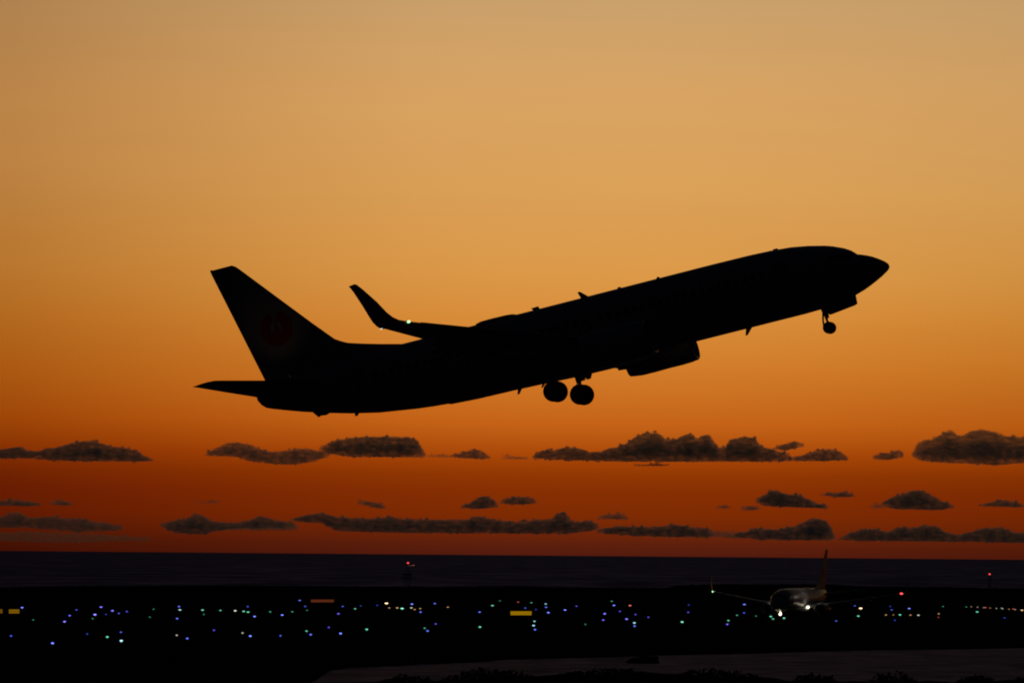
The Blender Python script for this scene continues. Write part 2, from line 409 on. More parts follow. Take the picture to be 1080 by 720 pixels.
# glazing, doors: patches lying just proud of the hull
def patch(name, corners, m, off=.012, n=6, parent=root):
    """corners: four (s, th) going round; bilinear patch on the hull"""
    (a, b, c, d) = corners; V = []; Fc = []
    for lay, of in ((0, off), (1, -.02)):
        for i in range(n + 1):
            for j in range(n + 1):
                u, v = i / n, j / n
                s = (a[0] * (1 - u) + b[0] * u) * (1 - v) + (d[0] * (1 - u) + c[0] * u) * v
                th = (a[1] * (1 - u) + b[1] * u) * (1 - v) + (d[1] * (1 - u) + c[1] * u) * v
                V.append(fus(s, radians(th), of))
    m1 = (n + 1) ** 2
    for i in range(n):
        for j in range(n):
            q = i * (n + 1) + j; Fc.append((q, q + n + 1, q + n + 2, q + 1)); q += m1; Fc.append((q, q + 1, q + n + 2, q + n + 1))
    rim = [i * (n + 1) for i in range(n + 1)] + [n * (n + 1) + j for j in range(1, n + 1)] + [i * (n + 1) + n for i in range(n - 1, -1, -1)] + [j for j in range(n - 1, 0, -1)]
    for a_, b_ in zip(rim, rim[1:] + rim[:1]): Fc.append((a_, b_, b_ + m1, a_ + m1))
    me = pydata(name, V, Fc)
    bm_ = bmesh.new(); bm_.from_mesh(me); bmesh.ops.recalc_face_normals(bm_, faces=bm_.faces); bm_.to_mesh(me); bm_.free()
    return link(name, me, parent, m, smooth=40)
for sg in (-1, 1):
    patch('cockpit_window', [(1.70, sg * 4), (2.02, sg * 5), (2.12, sg * 40), (1.74, sg * 46)], M['glass'])
    patch('cockpit_window', [(1.80, sg * 50), (2.18, sg * 43), (2.62, sg * 52), (2.34, sg * 67)], M['glass'])
    patch('cockpit_window', [(2.44, sg * 68), (2.72, sg * 54), (3.12, sg * 57), (3.12, sg * 69)], M['glass'])
    for s0, s1 in ((5.3, 6.15), (31.0, 31.8)):
        d_ = patch('passenger_door', [(s0, sg * 55), (s1, sg * 55), (s1, sg * 108), (s0, sg * 108)], M['seal'], off=.008)
        patch('door_window', [(s0 + .32, sg * 69), (s0 + .56, sg * 69), (s0 + .56, sg * 77), (s0 + .32, sg * 77)], M['glass'], off=.016, n=2, parent=d_)
    # cabin windows, one shared rounded pane per side
    th = math.acos(.48 / 2.01); nrm = Vector((0, sin(th), cos(th) * .93)).normalized()
    tang = Vector((0, cos(th), -sin(th))).normalized()
    pts = []
    for k in range(16):
        a = 2 * pi * k / 16; cx_ = .125 * math.copysign(abs(cos(a)) ** .6, cos(a)); cz_ = .18 * math.copysign(abs(sin(a)) ** .6, sin(a))
        pts.append((-cx_, -sg * (tang.y * cz_), tang.z * cz_))
    wm = MB(); wm.plate(pts, .02); wme = wm.mesh('cabin_window'); wme.materials.append(M['glass'])
    s = 6.9
    while s < 30.6:
        if not (16.9 < s < 17.3):
            o = bpy.data.objects.new('cabin_window', wme); COL.objects.link(o); o.parent = root
            o.location = P(s, sg * (1.88 * sin(th) + .006), -.05 + 2.01 * cos(th))
        s += .508
# wings
def build_wing(sg):
    rings = []
    ys = [1.2, 1.9, 2.8, 4.0, 5.2, 5.8, 7.5, 9.5, 11.5, 13.5, 15.3, 16.4, 17.0]
    for y in ys:
        tt = .145 - (.045 * min(1, y / 9))
        le, te = wing_le(y), wing_te(y); tw = radians(1.5 - 2.5 * (y / 17)); c = te - le
        rings.append(wing_ring(le, te, y, wing_z(y) + .25 * c * sin(tw), tt, wing_z(y) - .75 * c * sin(tw), radians(7), sg))
    wg = link('wing', loft('wing', rings), root, M['grey'], smooth=35)
    zt = wing_z(17.0)
    wl = []
    for y, le, te, z, cant, t_ in ((16.99, 23.25, 24.86, zt, 8, .10), (17.18, 23.42, 24.95, zt + .05, 22, .10), (17.40, 23.72, 25.04, zt + .18, 42, .095), (17.56, 24.0, 25.16, zt + .42, 62, .09), (17.64, 24.25, 25.27, zt + .75, 74, .085), (17.74, 24.62, 25.47, zt + 1.4, 80, .08), (17.85, 25.22, 25.77, zt + 2.25, 82, .08), (17.90, 25.48, 25.92, zt + 2.58, 82, .08), (17.91, 25.60, 25.95, zt + 2.64, 82, .05)):
        wl.append(wing_ring(le, te, y, z + .02, t_, z - .02, radians(cant), sg))
    link('winglet', loft('winglet', wl), wg, M['white'], smooth=35)
    # flaps, slightly extended for take-off, and aileron
    for (y0, y1, ck) in ((2.3, 5.6, .20), (5.95, 12.2, .22)):
        rr = []
        for k in range(5):
            y = y0 + (y1 - y0) * k / 4; c = wing_te(y) - wing_le(y); te = wing_te(y)
            z = wing_z(y) - .02 * c
            rr.append(wing_ring(te - ck * c * .75, te + ck * c * .32, y, z - .02, .10, z - .02 - ck * c * .16, radians(7), sg, 8))
        link('flap', loft('flap', rr), wg, M['grey'], smooth=35)
    # canoe fairings under the flaps
    for y in (4.1, 8.2, 11.4):
        te = wing_te(y); z = wing_z(y); L_ = 3.4 if y < 10 else 2.6
        rr = []
        for u, wdt, zz, hh in ((0, .02, -.12, .03), (.12, .13, -.2, .13), (.35, .19, -.3, .22), (.62, .19, -.33, .22), (.85, .12, -.32, .14), (1, .02, -.28, .03)):
            rr.append([P(te - L_ * .72 + L_ * u, sg * (y + wdt * cos(2 * pi * k / 12)), z + zz + hh * sin(2 * pi * k / 12)) for k in range(12)])
        link('flap_track_fairing', loft('flap_track_fairing', rr), wg, M['grey'], smooth=50)
    # slat step along the leading edge
    rr = []
    for y in (6.2, 9.5, 13.0, 16.2):
        le = wing_le(y); c = wing_te(y) - le
        rr.append(wing_ring(le - .10, le + .13 * c, y, wing_z(y) - .03, .38, wing_z(y) + .03, radians(7), sg, 8))
    link('slat', loft('slat', rr), wg, M['grey'], smooth=35)
    # lamps
    b = MB(); b.ball(P(23.30, sg * 17.06, zt + .02), (.095, .08, .07)); b.build('navigation_light', M['nav_green' if sg > 0 else 'nav_red'], wg)
    b = MB(); b.ball(P(24.90, sg * 17.10, zt + .03), (.09, .07, .06)); b.build('strobe_light', M['nav_white'], wg)
    b = MB(); b.tube(P(wing_le(2.3) - .10, sg * 2.3, -1.30), P(wing_le(2.3) + .06, sg * 2.3, -1.30), .16, .14, 16); b.build('landing_light', M['lamp_off'], wg)
    return wg
for sg in (1, -1): build_wing(sg)
# engines
ES, EY, EZ = 13.20, 4.83, -1.75
for sg in (1, -1):
    prof = [(0.0, .90), (.03, .965), (.10, 1.015), (.35, 1.065), (.9, 1.095), (1.7, 1.09), (2.6, 1.115), (3.4, 1.11), (4.0, 1.02)]
    inner = [(3.98, .98), (3.4, .94), (.9, .78), (.4, .76), (.12, .79), (.02, .83)]
    rr = []
    for s, r_ in prof + inner:
        ring = []
        for k in range(36):
            a = 2 * pi * k / 36; x_, z_ = r_ * cos(a), r_ * sin(a)
            if z_ < -.9 * r_: z_ = -.9 * r_ + (z_ + .9 * r_) * .45                       # flattened underside
            sl = .10 * (-z_ / r_) * max(0, 1 - s / .8)                                      # inlet raked
            ring.append(P(ES + s + sl * -1, sg * (EY + x_ * 1.03), EZ + z_ + .08))
        rr.append(ring)
    me = loft('engine_nacelle', rr + [rr[0]], cap=False)
    eg = link('engine_nacelle', me, root, M['white'], smooth=45)
    lp = []
    for s, r_ in ((.10, 1.025), (.02, .985), (-.03, .93), (-.01, .85), (.10, .785)):
        ring = []
        for k in range(36):
            a = 2 * pi * k / 36; x_, z_ = r_ * cos(a), r_ * sin(a)
            if z_ < -.9 * r_: z_ = -.9 * r_ + (z_ + .9 * r_) * .45
            ring.append(P(ES + s + .10 * (z_ / r_), sg * (EY + x_ * 1.03), EZ + z_ + .08))
        lp.append(ring)
    link('inlet_lip', loft('inlet_lip', lp, cap=False), eg, M['metal'], smooth=60)
    b = MB()
    for k in range(24):
        a = 2 * pi * k / 24; ca, sa = cos(a), sin(a); da = .10
        b.plate([P(ES + .95, sg * (EY + .2 * ca), EZ + .08 + .2 * sa), P(ES + 1.0, sg * (EY + .74 * cos(a)), EZ + .08 + .74 * sin(a)), P(ES + 1.12, sg * (EY + .74 * cos(a + .2)), EZ + .08 + .74 * sin(a + .2)), P(ES + 1.15, sg * (EY + .2 * cos(a + .35)), EZ + .08 + .2 * sin(a + .35))], .015)
    b.tube(P(ES + 1.3, sg * EY, EZ + .08), P(ES + 1.35, sg * EY, EZ + .08), .80, .80, 32)
    b.build('fan', M['dark'], eg, smooth=None)
    b = MB(); b.tube(P(ES + 1.1, sg * EY, EZ + .08), P(ES + .5, sg * EY, EZ + .08), .24, .01, 20); b.build('spinner', M['dark'], eg)
    b = MB(); b.tube(P(ES + 3.3, sg * EY, EZ), P(ES + 4.65, sg * EY, EZ - .03), .50, .34, 28); b.tube(P(ES + 4.5, sg * EY, EZ - .03), P(ES + 5.15, sg * EY, EZ - .03), .27, .05, 20)
    b.build('exhaust_nozzle', M['dark'], eg)
    rr = []
    for s, zt_, zb_, hw in ((ES + .9, EZ + 1.2, EZ + 1.0, .05), (ES + 1.8, EZ + 1.42, EZ + .8, .16), (ES + 3.2, -.74, EZ + .6, .2), (ES + 4.6, -.85, EZ + .3, .18), (ES + 6.3, -.98, -1.35, .05)):
        rr.append([P(s, sg * (EY + hw), zt_ - .05), P(s, sg * (EY + hw * .4), zt_), P(s, sg * (EY - hw * .4), zt_), P(s, sg * (EY - hw), zt_ - .05), P(s, sg * (EY - hw), zb_), P(s, sg * (EY + hw), zb_)])
    link('engine_pylon', loft('engine_pylon', rr), eg, M['white'], smooth=40)
# fin with dorsal fillet, rudder, emblem
FLE = [(-9, 0)]
def fin_le(z):
    return interp([(1.7, 28.4), (1.95, 28.75), (2.28, 30.1), (2.55, 31.1), (2.80, 31.95), (3.0, 32.35), (3.22, 32.7), (3.6, 33.05), (4.4, 33.78), (5.99, 35.18), (8.55, 37.42), (8.75, 37.62), (8.86, 37.82)], z)[0]
def fin_te(z): return interp([(1.7, 37.30), (8.8, 39.18), (8.94, 39.12)], z)[0]
rr = []; rd = []
for z in (1.7, 1.95, 2.28, 2.55, 2.8, 3.0, 3.22, 3.6, 4.4, 5.2, 6.0, 7.0, 8.0, 8.55, 8.75, 8.86):
    le, te = fin_le(z), fin_te(z); c = te - le; tw = .46 - .034 * (z - 1.7) * 1.3
    hinge = te - c * .27 if z > 3.2 else te - 1.55
    tw = .40 - .030 * (z - 1.7) if z < 8.5 else (.19 if z < 8.8 else .09)
    ring = []
    n = 16
    for i in range(n + 1):
        x = (1 - cos(pi * i / n)) / 2; s = le + (hinge - le) * x
        hw = tw / 2 * min(1, sqrt(max(0, (s - le))) * .75) * (1 - .28 * x ** 3)
        ring.append((s, hw))
    pts = [P(s, hw, z) for s, hw in ring] + [P(s, -hw, z) for s, hw in ring[::-1]][:-1]
    rr.append(pts)
    if z >= 1.95:
        e = ring[-1][1]
        if z == 1.95: rd.append([P(hinge + .02, e * .97, 1.3), P((hinge + te) / 2, e * .6, 1.3), P(te - .1, .015, 1.3), P(te - .1, -.015, 1.3), P((hinge + te) / 2, -e * .6, 1.3), P(hinge + .02, -e * .97, 1.3)])
        rd.append([P(hinge - .01, e * .97, z), P((hinge + te) / 2, e * .6, z), P(te, .015, z + (.05 if z > 8.7 else 0)), P(te, -.015, z + (.05 if z > 8.7 else 0)), P((hinge + te) / 2, -e * .6, z), P(hinge + .02, -e * .97, z)])
fin = link('vertical_fin', loft('vertical_fin', rr), root, M['white'], smooth=30)
link('rudder', loft('rudder', rd), fin, M['white'], smooth=30)
def fin_half(s, z):
    le, te = fin_le(z), fin_te(z); c = te - le; hinge = te - c * .27; tw = .40 - .030 * (z - 1.7)
    x = min(1, (s - le) / (hinge - le))
    h = tw / 2 * min(1, sqrt(max(0.001, s - le)) * .75) * (1 - .28 * x ** 3)
    if s > hinge: h *= max(.1, 1 - .8 * (s - hinge) / (te - hinge))
    return h
# round red bird emblem: two raised wings closing a circle round the neck and head
def emblem_shapes():
    shp = []
    R0 = 1.0
    for sg in (-1, 1):
        for k in range(7):                                    # feathers fanning up into each half of the ring
            a0 = radians(-96 + k * 25.0); a1 = a0 + radians(24.2)
            o1 = [(R0 * cos(a) * sg, R0 * sin(a)) for a in (a0, a0 + (a1 - a0) * .33, a0 + (a1 - a0) * .66, a1)]
            ri = .22 + .045 * k
            i1 = [(ri * cos(a) * sg, ri * sin(a) - .05) for a in (a1, a0)]
            shp.append(o1 + i1)
    shp.append([(-.30, -.62), (0, -.9), (.30, -.62), (.2, -.2), (.10, .05), (-.05, .05), (-.2, -.2)])    # body
    shp.append([(-.05, 0), (.09, 0), (.10, .3), (.22, .48), (.30, .55), (.16, .57), (.02, .42), (-.06, .2)])  # neck and head
    return shp
for sg in (1, -1):
    b = MB()
    for poly in emblem_shapes():
        pts = []
        for u, v in poly:
            s_, z_ = 35.96 - u * sg * sg, 4.62 + v
            pts.append(P(s_, sg * (fin_half(s_, z_) + .014), z_))
        b.plate(pts, .012)
    b.build('bird_emblem', M['red'], fin, smooth=None)
# tailplane
for sg in (1, -1):
    rr = []
    for y, le, te, z, t_ in ((.5, 33.6, 37.55, .86, .12), (1.5, 34.25, 37.80, 1.0, .11), (4.2, 36.05, 38.55, 1.36, .10), (6.7, 37.72, 39.22, 1.70, .10), (7.05, 37.98, 39.34, 1.75, .09), (7.18, 38.35, 39.42, 1.78, .06)):
        rr.append(wing_ring(le, te, y, z + .02, t_, z - .02, radians(7), sg))
    st = link('tailplane', loft('tailplane', rr), root, M['grey'], smooth=35)
    rr = []
    for y, le, te, z in ((1.6, 36.9, 37.86, 1.0), (4.2, 37.85, 38.60, 1.36), (6.5, 38.7, 39.2, 1.68)):
        rr.append(wing_ring(le, te, y, z, .16, z + .03, radians(7), sg, 8))
    link('elevator', loft('elevator', rr), st, M['grey'], smooth=35)
# small lamps on the tailplane roots that wash the fin emblem
for sg in (1, -1):
    l = bpy.data.lights.new('logo_lamp_light', 'SPOT'); l.energy = 4.2; l.color = (1, .6, .3); l.spot_size = radians(55); l.spot_blend = 1; l.shadow_soft_size = .05
    o = bpy.data.objects.new('logo_lamp_light', l); COL.objects.link(o); o.parent = root; o.location = P(35.9, sg * 4.6, 1.9)
    o.rotation_mode = 'QUATERNION'; o.rotation_quaternion = (P(36.0, 0, 5.0) - P(35.9, sg * 4.6, 1.9)).to_track_quat('-Z', 'Y')
    b = MB(); b.tube(P(36.9, sg * 4.4, 1.30), P(36.9, sg * 4.4, 1.47), .07, .05, 10); b.build('logo_light', M['lamp_off'], root)
# hull fittings: (profile polygon in s,z at y=0, thickness)
def blade(name, poly, th_=.05, m='white'):
    b = MB(); b.plate([P(s, 0, z) for s, z in poly], th_); return b.build(name, M[m], root, smooth=None)
blade('antenna', [(17.35, 1.9), (17.85, 1.9), (18.0, 2.33), (17.85, 2.34)])
blade('antenna', [(20.35, 1.9), (20.75, 1.9), (20.85, 2.10), (20.45, 2.12)], .12)
blade('antenna', [(8.45, -2.0), (8.85, -2.0), (8.98, -2.42), (8.86, -2.43)])
blade('antenna', [(22.25, -2.0), (22.62, -2.0), (22.78, -2.50), (22.66, -2.50)])
blade('antenna', [(6.0, 1.82), (6.35, 1.84), (6.3, 1.95), (6.05, 1.94)])
blade('antenna', [(15.4, 1.92), (15.7, 1.92), (15.62, 2.04), (15.48, 2.04)])
blade('drain_mast', [(20.85, -2.1), (21.1, -2.1), (21.32, -2.46), (21.22, -2.46)])
blade('drain_mast', [(32.2, -1.25), (32.5, -1.2), (32.5, -1.42), (32.35, -1.42)])
b = MB(); b.plate([P(33.9, 0, -.85), P(35.0, 0, -.5), P(34.86, 0, -.70), P(34.66, 0, -.95), P(34.52, 0, -.90), P(34.2, 0, -.94)], .14); b.build('tail_skid', M['dark'], root)
rr = []
for u, hh, ww in ((0, .01, .1), (.1, .10, .5), (.25, .135, .6), (.6, .15, .6), (.85, .14, .5), (.96, .08, .36), (1, .01, .15)):
    s = 21.75 + 2.55 * u; rr.append([P(s, ww * cos(pi * k / 10), 1.9 + (hh + .05) * sin(pi * k / 10) - (.05 if k in (0, 10) else 0)) for k in range(11)])
link('antenna_radome', loft('antenna_radome', rr), root, M['white'], smooth=60)
b = MB(); b.ball(P(13.2, 0, 1.98), (.10, .08, .08)); b.build('beacon_light', M['lamp_off'], root)
# landing gear
def wheel(name, s, y, z, r_, wdt, parent):
    prof = [(r_ * .45, -.5), (r_ * .62, -.52), (r_ * .80, -.5), (r_ * .93, -.40), (r_ * .985, -.22), (r_, 0), (r_ * .985, .22), (r_ * .93, .40), (r_ * .80, .5), (r_ * .62, .52), (r_ * .45, .5)]
    b = MB(); vs = []
    n = 36
    for k in range(n):
        a = 2 * pi * k / n; vs.append([b.bm.verts.new(P(s + q * cos(a), y + o_ * wdt, z + q * sin(a))) for q, o_ in prof])
    for k in range(n):
        for j in range(len(prof) - 1):
            b.bm.faces.new((vs[k][j], vs[(k + 1) % n][j], vs[(k + 1) % n][j + 1], vs[k][j + 1]))
    b.tube(P(s, y - wdt * .42, z), P(s, y + wdt * .42, z), r_ * .47, r_ * .47, 24, mi=1)
    b.tube(P(s, y - wdt * .50, z), P(s, y + wdt * .50, z), r_ * .16, r_ * .16, 12, mi=1)
    return b.build(name, None, parent, [M['rubber'], M['grey']], 50)
for sg in (1, -1):
    b = MB(); ym = 2.86 * sg; zw = -3.14
    b.tube(P(19.75, ym, -1.0), P(19.8, ym, -2.45), .15, .13, 16); b.tube(P(19.8, ym, -2.45), P(19.8, ym, zw), .10, .10, 16)
    b.tube(P(19.8, ym - .45, zw), P(19.8, ym + .45, zw), .08, .08, 12)
    b.tube(P(19.3, ym - .9 * sg, -1.4), P(19.75, ym, -2.5), .07, .06, 10)                    # side brace
    b.tube(P(18.9, ym, -1.3), P(19.72, ym, -2.35), .065, .06, 10)
    b.tube(P(19.9, ym, -2.35), P(20.02, ym, -2.62), .035, .035, 8); b.tube(P(20.02, ym, -2.62), P(19.85, ym, -3.0), .035, .035, 8)  # scissor links
    mg = b.build('main_gear', M['metal'], root)
    for dy in (-.43, .43): wheel('wheel', 19.8, ym + dy, zw, .60, .42, mg)
    b = MB(); b.plate([P(19.25, ym + .55 * sg, -1.25), P(20.2, ym + .55 * sg, -1.25), P(20.05, ym + .28 * sg, -2.35), P(19.5, ym + .28 * sg, -2.35)], .03); b.build('gear_door', M['white'], mg, smooth=None)
    b = MB(); b.plate([P(18.7, ym - .6 * sg, -2.0), P(19.35, ym - .6 * sg, -2.0), P(19.2, ym - .5 * sg, -2.42), P(18.95, ym - .5 * sg, -2.42)], .03); b.build('gear_door', M['white'], mg, smooth=None)
b = MB()
b.tube(P(4.27, 0, -1.7), P(4.19, 0, -2.65), .10, .09, 14); b.tube(P(4.20, 0, -2.65), P(4.15, 0, -3.16), .07, .07, 12)
b.tube(P(4.15, -.26, -3.16), P(4.15, .26, -3.16), .05, .05, 12)
b.tube(P(3.35, 0, -1.85), P(4.2, 0, -2.45), .045, .045, 10)
b.tube(P(4.27, 0, -2.05), P(4.41, 0, -2.62), .06, .055, 8); b.tube(P(4.41, 0, -2.60), P(4.45, 0, -2.98), .055, .05, 8); b.tube(P(4.45, 0, -2.96), P(4.15, 0, -3.14), .045, .04, 8)
ng = b.build('nose_gear', M['metal'], root)
for dy in (-.2, .2): wheel('wheel', 4.15, dy, -3.16, .345, .20, ng)
for sg in (1, -1):
    b = MB(); b.plate([P(2.32, sg * .34, -1.66), P(4.35, sg * .34, -1.9), P(4.30, sg * .40, -2.22), P(4.02, sg * .46, -2.42), P(2.50, sg * .44, -2.24), P(2.36, sg * .43, -2.18)], .035); b.build('gear_door', M['white'], ng, smooth=None)
b = MB(); b.tube(P(4.16, 0, -2.5), P(4.04, 0, -2.5), .08, .10, 14); b.build('taxi_light', M['lamp_off'], ng)

def orient(o, T, yaw, pitch, roll):
    Rm = Matrix.Rotation(yaw, 3, 'Z') @ Matrix.Rotation(-pitch, 3, 'Y') @ Matrix.Rotation(roll, 3, 'X')
    o.rotation_mode = 'XYZ'
    o.rotation_euler = Rm.to_euler('XYZ')
    o.location = Vector(T) + Rm @ Vector((-S0, 0, Z0))

ground_jet = copy_tree(root)
orient(root, (21.062, 343.264, 27.70), radians(-15.815), radians(13.744), radians(-.19))
tag(root, 'large twin-engine airliner climbing nose-up with landing gear down against the orange sky', 'airliner', 'airliners')
ground_jet.name = 'airliner'
orient(ground_jet, (45.73, 1053.7, 3.36), radians(-106.27), 0, 0)
tag(ground_jet, 'small distant airliner facing the camera on the dark airfield with bright lamps lit', 'airliner', 'airliners')
# gear of the standing jet is compressed; its lamps are on
def kids(o, out=None):
    out = [] if out is None else out
    for c in o.children: out.append(c); kids(c, out)
    return out
for c in kids(ground_jet):
    n = c.name.split('.')[0]
    if n in ('main_gear', 'nose_gear'): c.location.z += .34
    if n == 'taxi_light' or (n == 'landing_light' and c.matrix_basis and True):
        left = n == 'taxi_light' or sum(v.co.y for v in c.data.vertices) > 0
        if left:
            c.material_slots[0].link = 'OBJECT'; c.material_slots[0].material = M['beam']
            b = MB()
            cen = sum((v.co for v in c.data.vertices), Vector()) / len(c.data.vertices)
            q = Vector((.18, 0, -.3 if n == 'taxi_light' else 0)); b.ball(cen + q, (.14, .27, .25), 16)
            g = b.build('lamp_lens', M['beam'], c.parent)
    if n in ('navigation_light',):
        b = MB(); cen = sum((v.co for v in c.data.vertices), Vector()) / len(c.data.vertices)
        b.ball(cen, (.2, .26, .16) if cen.y > 0 else (.12, .16, .11), 12); b.build('lamp_lens', M['nav_green' if cen.y < 0 else 'nav_red'], c.parent)

# glare of the jet's landing and taxi lamps on its skin, plus added fill
def lamp_light(name, parent, loc, e, col, r_=.25):
    l = bpy.data.lights.new(name, 'POINT'); l.energy = e; l.color = col; l.shadow_soft_size = r_
    o = bpy.data.objects.new(name, l); COL.objects.link(o); o.parent = parent; o.location = loc; return o
lamp_light('landing_lamp_light', ground_jet, P(14.4, -2.75, -1.35), 3, (1, .8, .5))
for sg in (1, -1): lamp_light('hull_fill_light', ground_jet, P(14.5, sg * 3.6, 1.5), 9, (.92, .92, 1.0), .8)  # pair of added fill lights standing off the hull to pale its upper sides
lamp_light('taxi_lamp_light', ground_jet, P(3.0, 0, -3.1), .1, (1, .8, .5))

# ------------------------------------------------------------------ airfield lamps
# (px, py, colour, brightness 0..1) read off the photograph and stood on the ground at their own distance
LM = []
def addl(x0, lst):
    for x, y, c, b_ in lst: LM.append((x0 + x / 5.144, 580 + y / 5.144, c, b_))
addl(0, [(120, 310, 'blue', .8), (60, 463, 'blue', .5), (285, 503, 'blue', .8), (350, 386, 'violet', .8), (378, 353, 'violet', .6), (415, 322, 'violet', .45), (515, 348, 'violet', 1), (548, 307, 'violet', .7),
         (503, 369, 'green', .2), (610, 327, 'violet', .7), (645, 341, 'blue', .4), (688, 331, 'violet', .4), (582, 469, 'green', .7), (658, 490, 'ice', 1), (656, 443, 'blue', .3), (473, 452, 'blue', .15), (180, 376, 'green', .12), (833, 318, 'green', .25), (813, 361, 'green', .2), (575, 346, 'blue', .2)])
addl(180, [(45, 304, 'blue', .6), (50, 322, 'ice', .7), (35, 369, 'blue', .55), (173, 323, 'green', .9), (180, 346, 'green', .25), (270, 325, 'green', .6), (350, 327, 'white', .8), (396, 330, 'green', .9), (420, 334, 'green', .9),
           (418, 304, 'blue', .5), (455, 358, 'blue', .85), (235, 432, 'violet', .35), (33, 459, 'white', .45), (90, 477, 'blue', .6), (390, 447, 'white', .5), (432, 464, 'blue', .85), (540, 332, 'green', .35), (605, 350, 'blue', .7),
           (660, 332, 'green', .4), (740, 324, 'green', .25), (700, 271, 'blue', .6), (730, 303, 'blue', .45), (737, 437, 'green', .6), (760, 456, 'blue', .6), (596, 462, 'blue', .5), (858, 417, 'violet', .4), (910, 343, 'violet', .55), (922, 450, 'blue', .8)])
addl(360, [(8, 303, 'blue', .45), (75, 316, 'green', .55), (138, 428, 'green', .7), (195, 297, 'blue', .2), (245, 287, 'amber', 1.4), (260, 311, 'amber', .35), (303, 311, 'amber', .6), (330, 315, 'green', 1.1), (383, 291, 'blue', .9),
           (380, 311, 'white', .55), (398, 320, 'amber', .3), (428, 315, 'amber', .3), (430, 334, 'blue', .6), (507, 288, 'blue', .6), (578, 307, 'amber', .5), (452, 421, 'green', .5), (468, 436, 'blue', .6), (512, 398, 'violet', .5),
           (750, 334, 'blue', .6), (752, 415, 'green', .8), (820, 299, 'green', .7), (860, 273, 'green', .15), (105, 300, 'blue', .2)])
addl(540, [(33, 280, 'red', .45), (105, 283, 'green', .5), (72, 312, 'blue', .3), (130, 320, 'blue', .25), (183, 290, 'ice', .6), (185, 308, 'blue', .55), (197, 337, 'blue', .7), (288, 323, 'blue', .7), (350, 302, 'violet', .3),
           (122, 384, 'ice', .6), (117, 407, 'ice', .75), (125, 429, 'blue', .6), (398, 400, 'green', .25), (541, 275, 'green', .3), (553, 298, 'blue', .7), (585, 330, 'violet', .3), (503, 343, 'violet', .7), (495, 377, 'violet', .6),
           (640, 299, 'red', .9), (670, 347, 'violet', .45), (622, 372, 'violet', .75), (664, 393, 'ice', .85), (665, 410, 'blue', .6), (740, 362, 'violet', .3), (923, 388, 'green', 1.0)])
addl(720, [(335, 293, 'blue', .75), (333, 338, 'blue', .5), (295, 351, 'green', .3), (248, 380, 'green', .55), (242, 400, 'violet', .6), (398, 355, 'green', .25), (30, 335, 'violet', .3), (33, 295, 'blue', .15), (478, 358, 'green', .8),
           (490, 371, 'green', .6), (550, 367, 'green', .7), (798, 317, 'green', .2), (833, 382, 'blue', .3)])
addl(900, [(40, 314, 'amber', 1.4), (27, 356, 'green', .7), (8, 300, 'blue', .35), (200, 303, 'blue', .25), (208, 322, 'blue', .3), (303, 315, 'blue', .7), (177, 349, 'amber', .45), (217, 349, 'amber', .25), (253, 349, 'green', .8),
           (310, 350, 'amber', .45), (353, 351, 'white', .6), (225, 378, 'blue', .2), (463, 343, 'amber', .4), (462, 362, 'red', .15), (487, 303, 'green', .15), (613, 306, 'green', .25), (672, 333, 'green', .8), (717, 309, 'red', .4),
           (805, 313, 'ice', .3), (868, 317, 'red', .45), (915, 324, 'amber', .8), (820, 365, 'blue', .15)] + [(640 + k * 34, 305 + k * 2.2, 'white' if k % 3 else 'amber', .18) for k in range(8)])
LCOL = {'blue': (.05, .12, 1.0), 'violet': (.10, .07, 1.0), 'green': (.12, 1.0, .62), 'ice': (.35, .85, 1.0), 'white': (.9, .85, .7), 'amber': (1.0, .55, .22), 'red': (1.0, .12, .06)}
LWORD = {'blue': 'blue', 'violet': 'violet blue', 'green': 'green', 'ice': 'icy white', 'white': 'warm white', 'amber': 'orange', 'red': 'red'}
M['post'] = mat('lamp_post_yellow', (.5, .36, .03), .6)
ebase = MB(); ebase.tube((0, 0, 0), (0, 0, .05), .17, .14, 14); ebase.tube((0, 0, .05), (0, 0, .22), .05, .05, 10); ebase_me = ebase.mesh('base'); ebase_me.materials.append(M['post'])
lens_cache = {}
def lens_mesh(c, bq, big):
    k = (c, bq, big)
    if k not in lens_cache:
        col = LCOL[c]; wgt = min(.26, bq * .14); col = tuple(x * (1 - wgt) + wgt for x in col)
        gain = {'blue': 1.35, 'violet': 1.35, 'green': .65, 'ice': .85}.get(c, .9)
        mm = emitter('%s_lamp_glow' % LWORD[c].replace(' ', '_'), col, (.15 + 1.6 * bq ** 1.8) * gain)
        s_ = .85 + .5 * min(bq, 1.4)
        q = MB(); q.ball((0, 0, .31), (.185 * s_, .15 * s_, .075 * s_), 14); q.tube((0, 0, .2), (0, 0, .24), .1, .12, 12)
        me = q.mesh('lens'); me.materials.append(mm); lens_cache[k] = me
    return lens_cache[k]
ZONES = [(62, 'near the left-edge amber sign'), (150, 'left of the climbing jet\'s tail'), (212, 'below the climbing jet\'s tail tip'), (322, 'just left of the dull red sign'), (356, 'beneath the dull red sign'), (420, 'right of the dull red sign'),
         (470, 'by the foot of the lattice mast'), (534, 'left of the yellow sign'), (575, 'beside the yellow sign'), (612, 'right of the yellow sign'), (655, 'midway from yellow sign to standing jet'), (722, 'well left of the standing jet'), (805, 'under the standing jet\'s green-lit wing'), (862, 'just under the standing jet\'s nose'),
         (925, 'right of the standing jet\'s nose'), (985, 'under the standing jet\'s red wingtip'), (1100, 'on the far right by the slim mast')]
ORD = ['first', 'second', 'third', 'fourth', 'fifth', 'sixth', 'seventh', 'eighth']
groups = {}
for (x, y, c, b_) in sorted(LM):
    z = next(i for i, (lim, _) in enumerate(ZONES) if x < lim)
    br = 'bright' if b_ >= .65 else 'dim'
    groups.setdefault((z, c, br), []).append((x, y, c, b_))
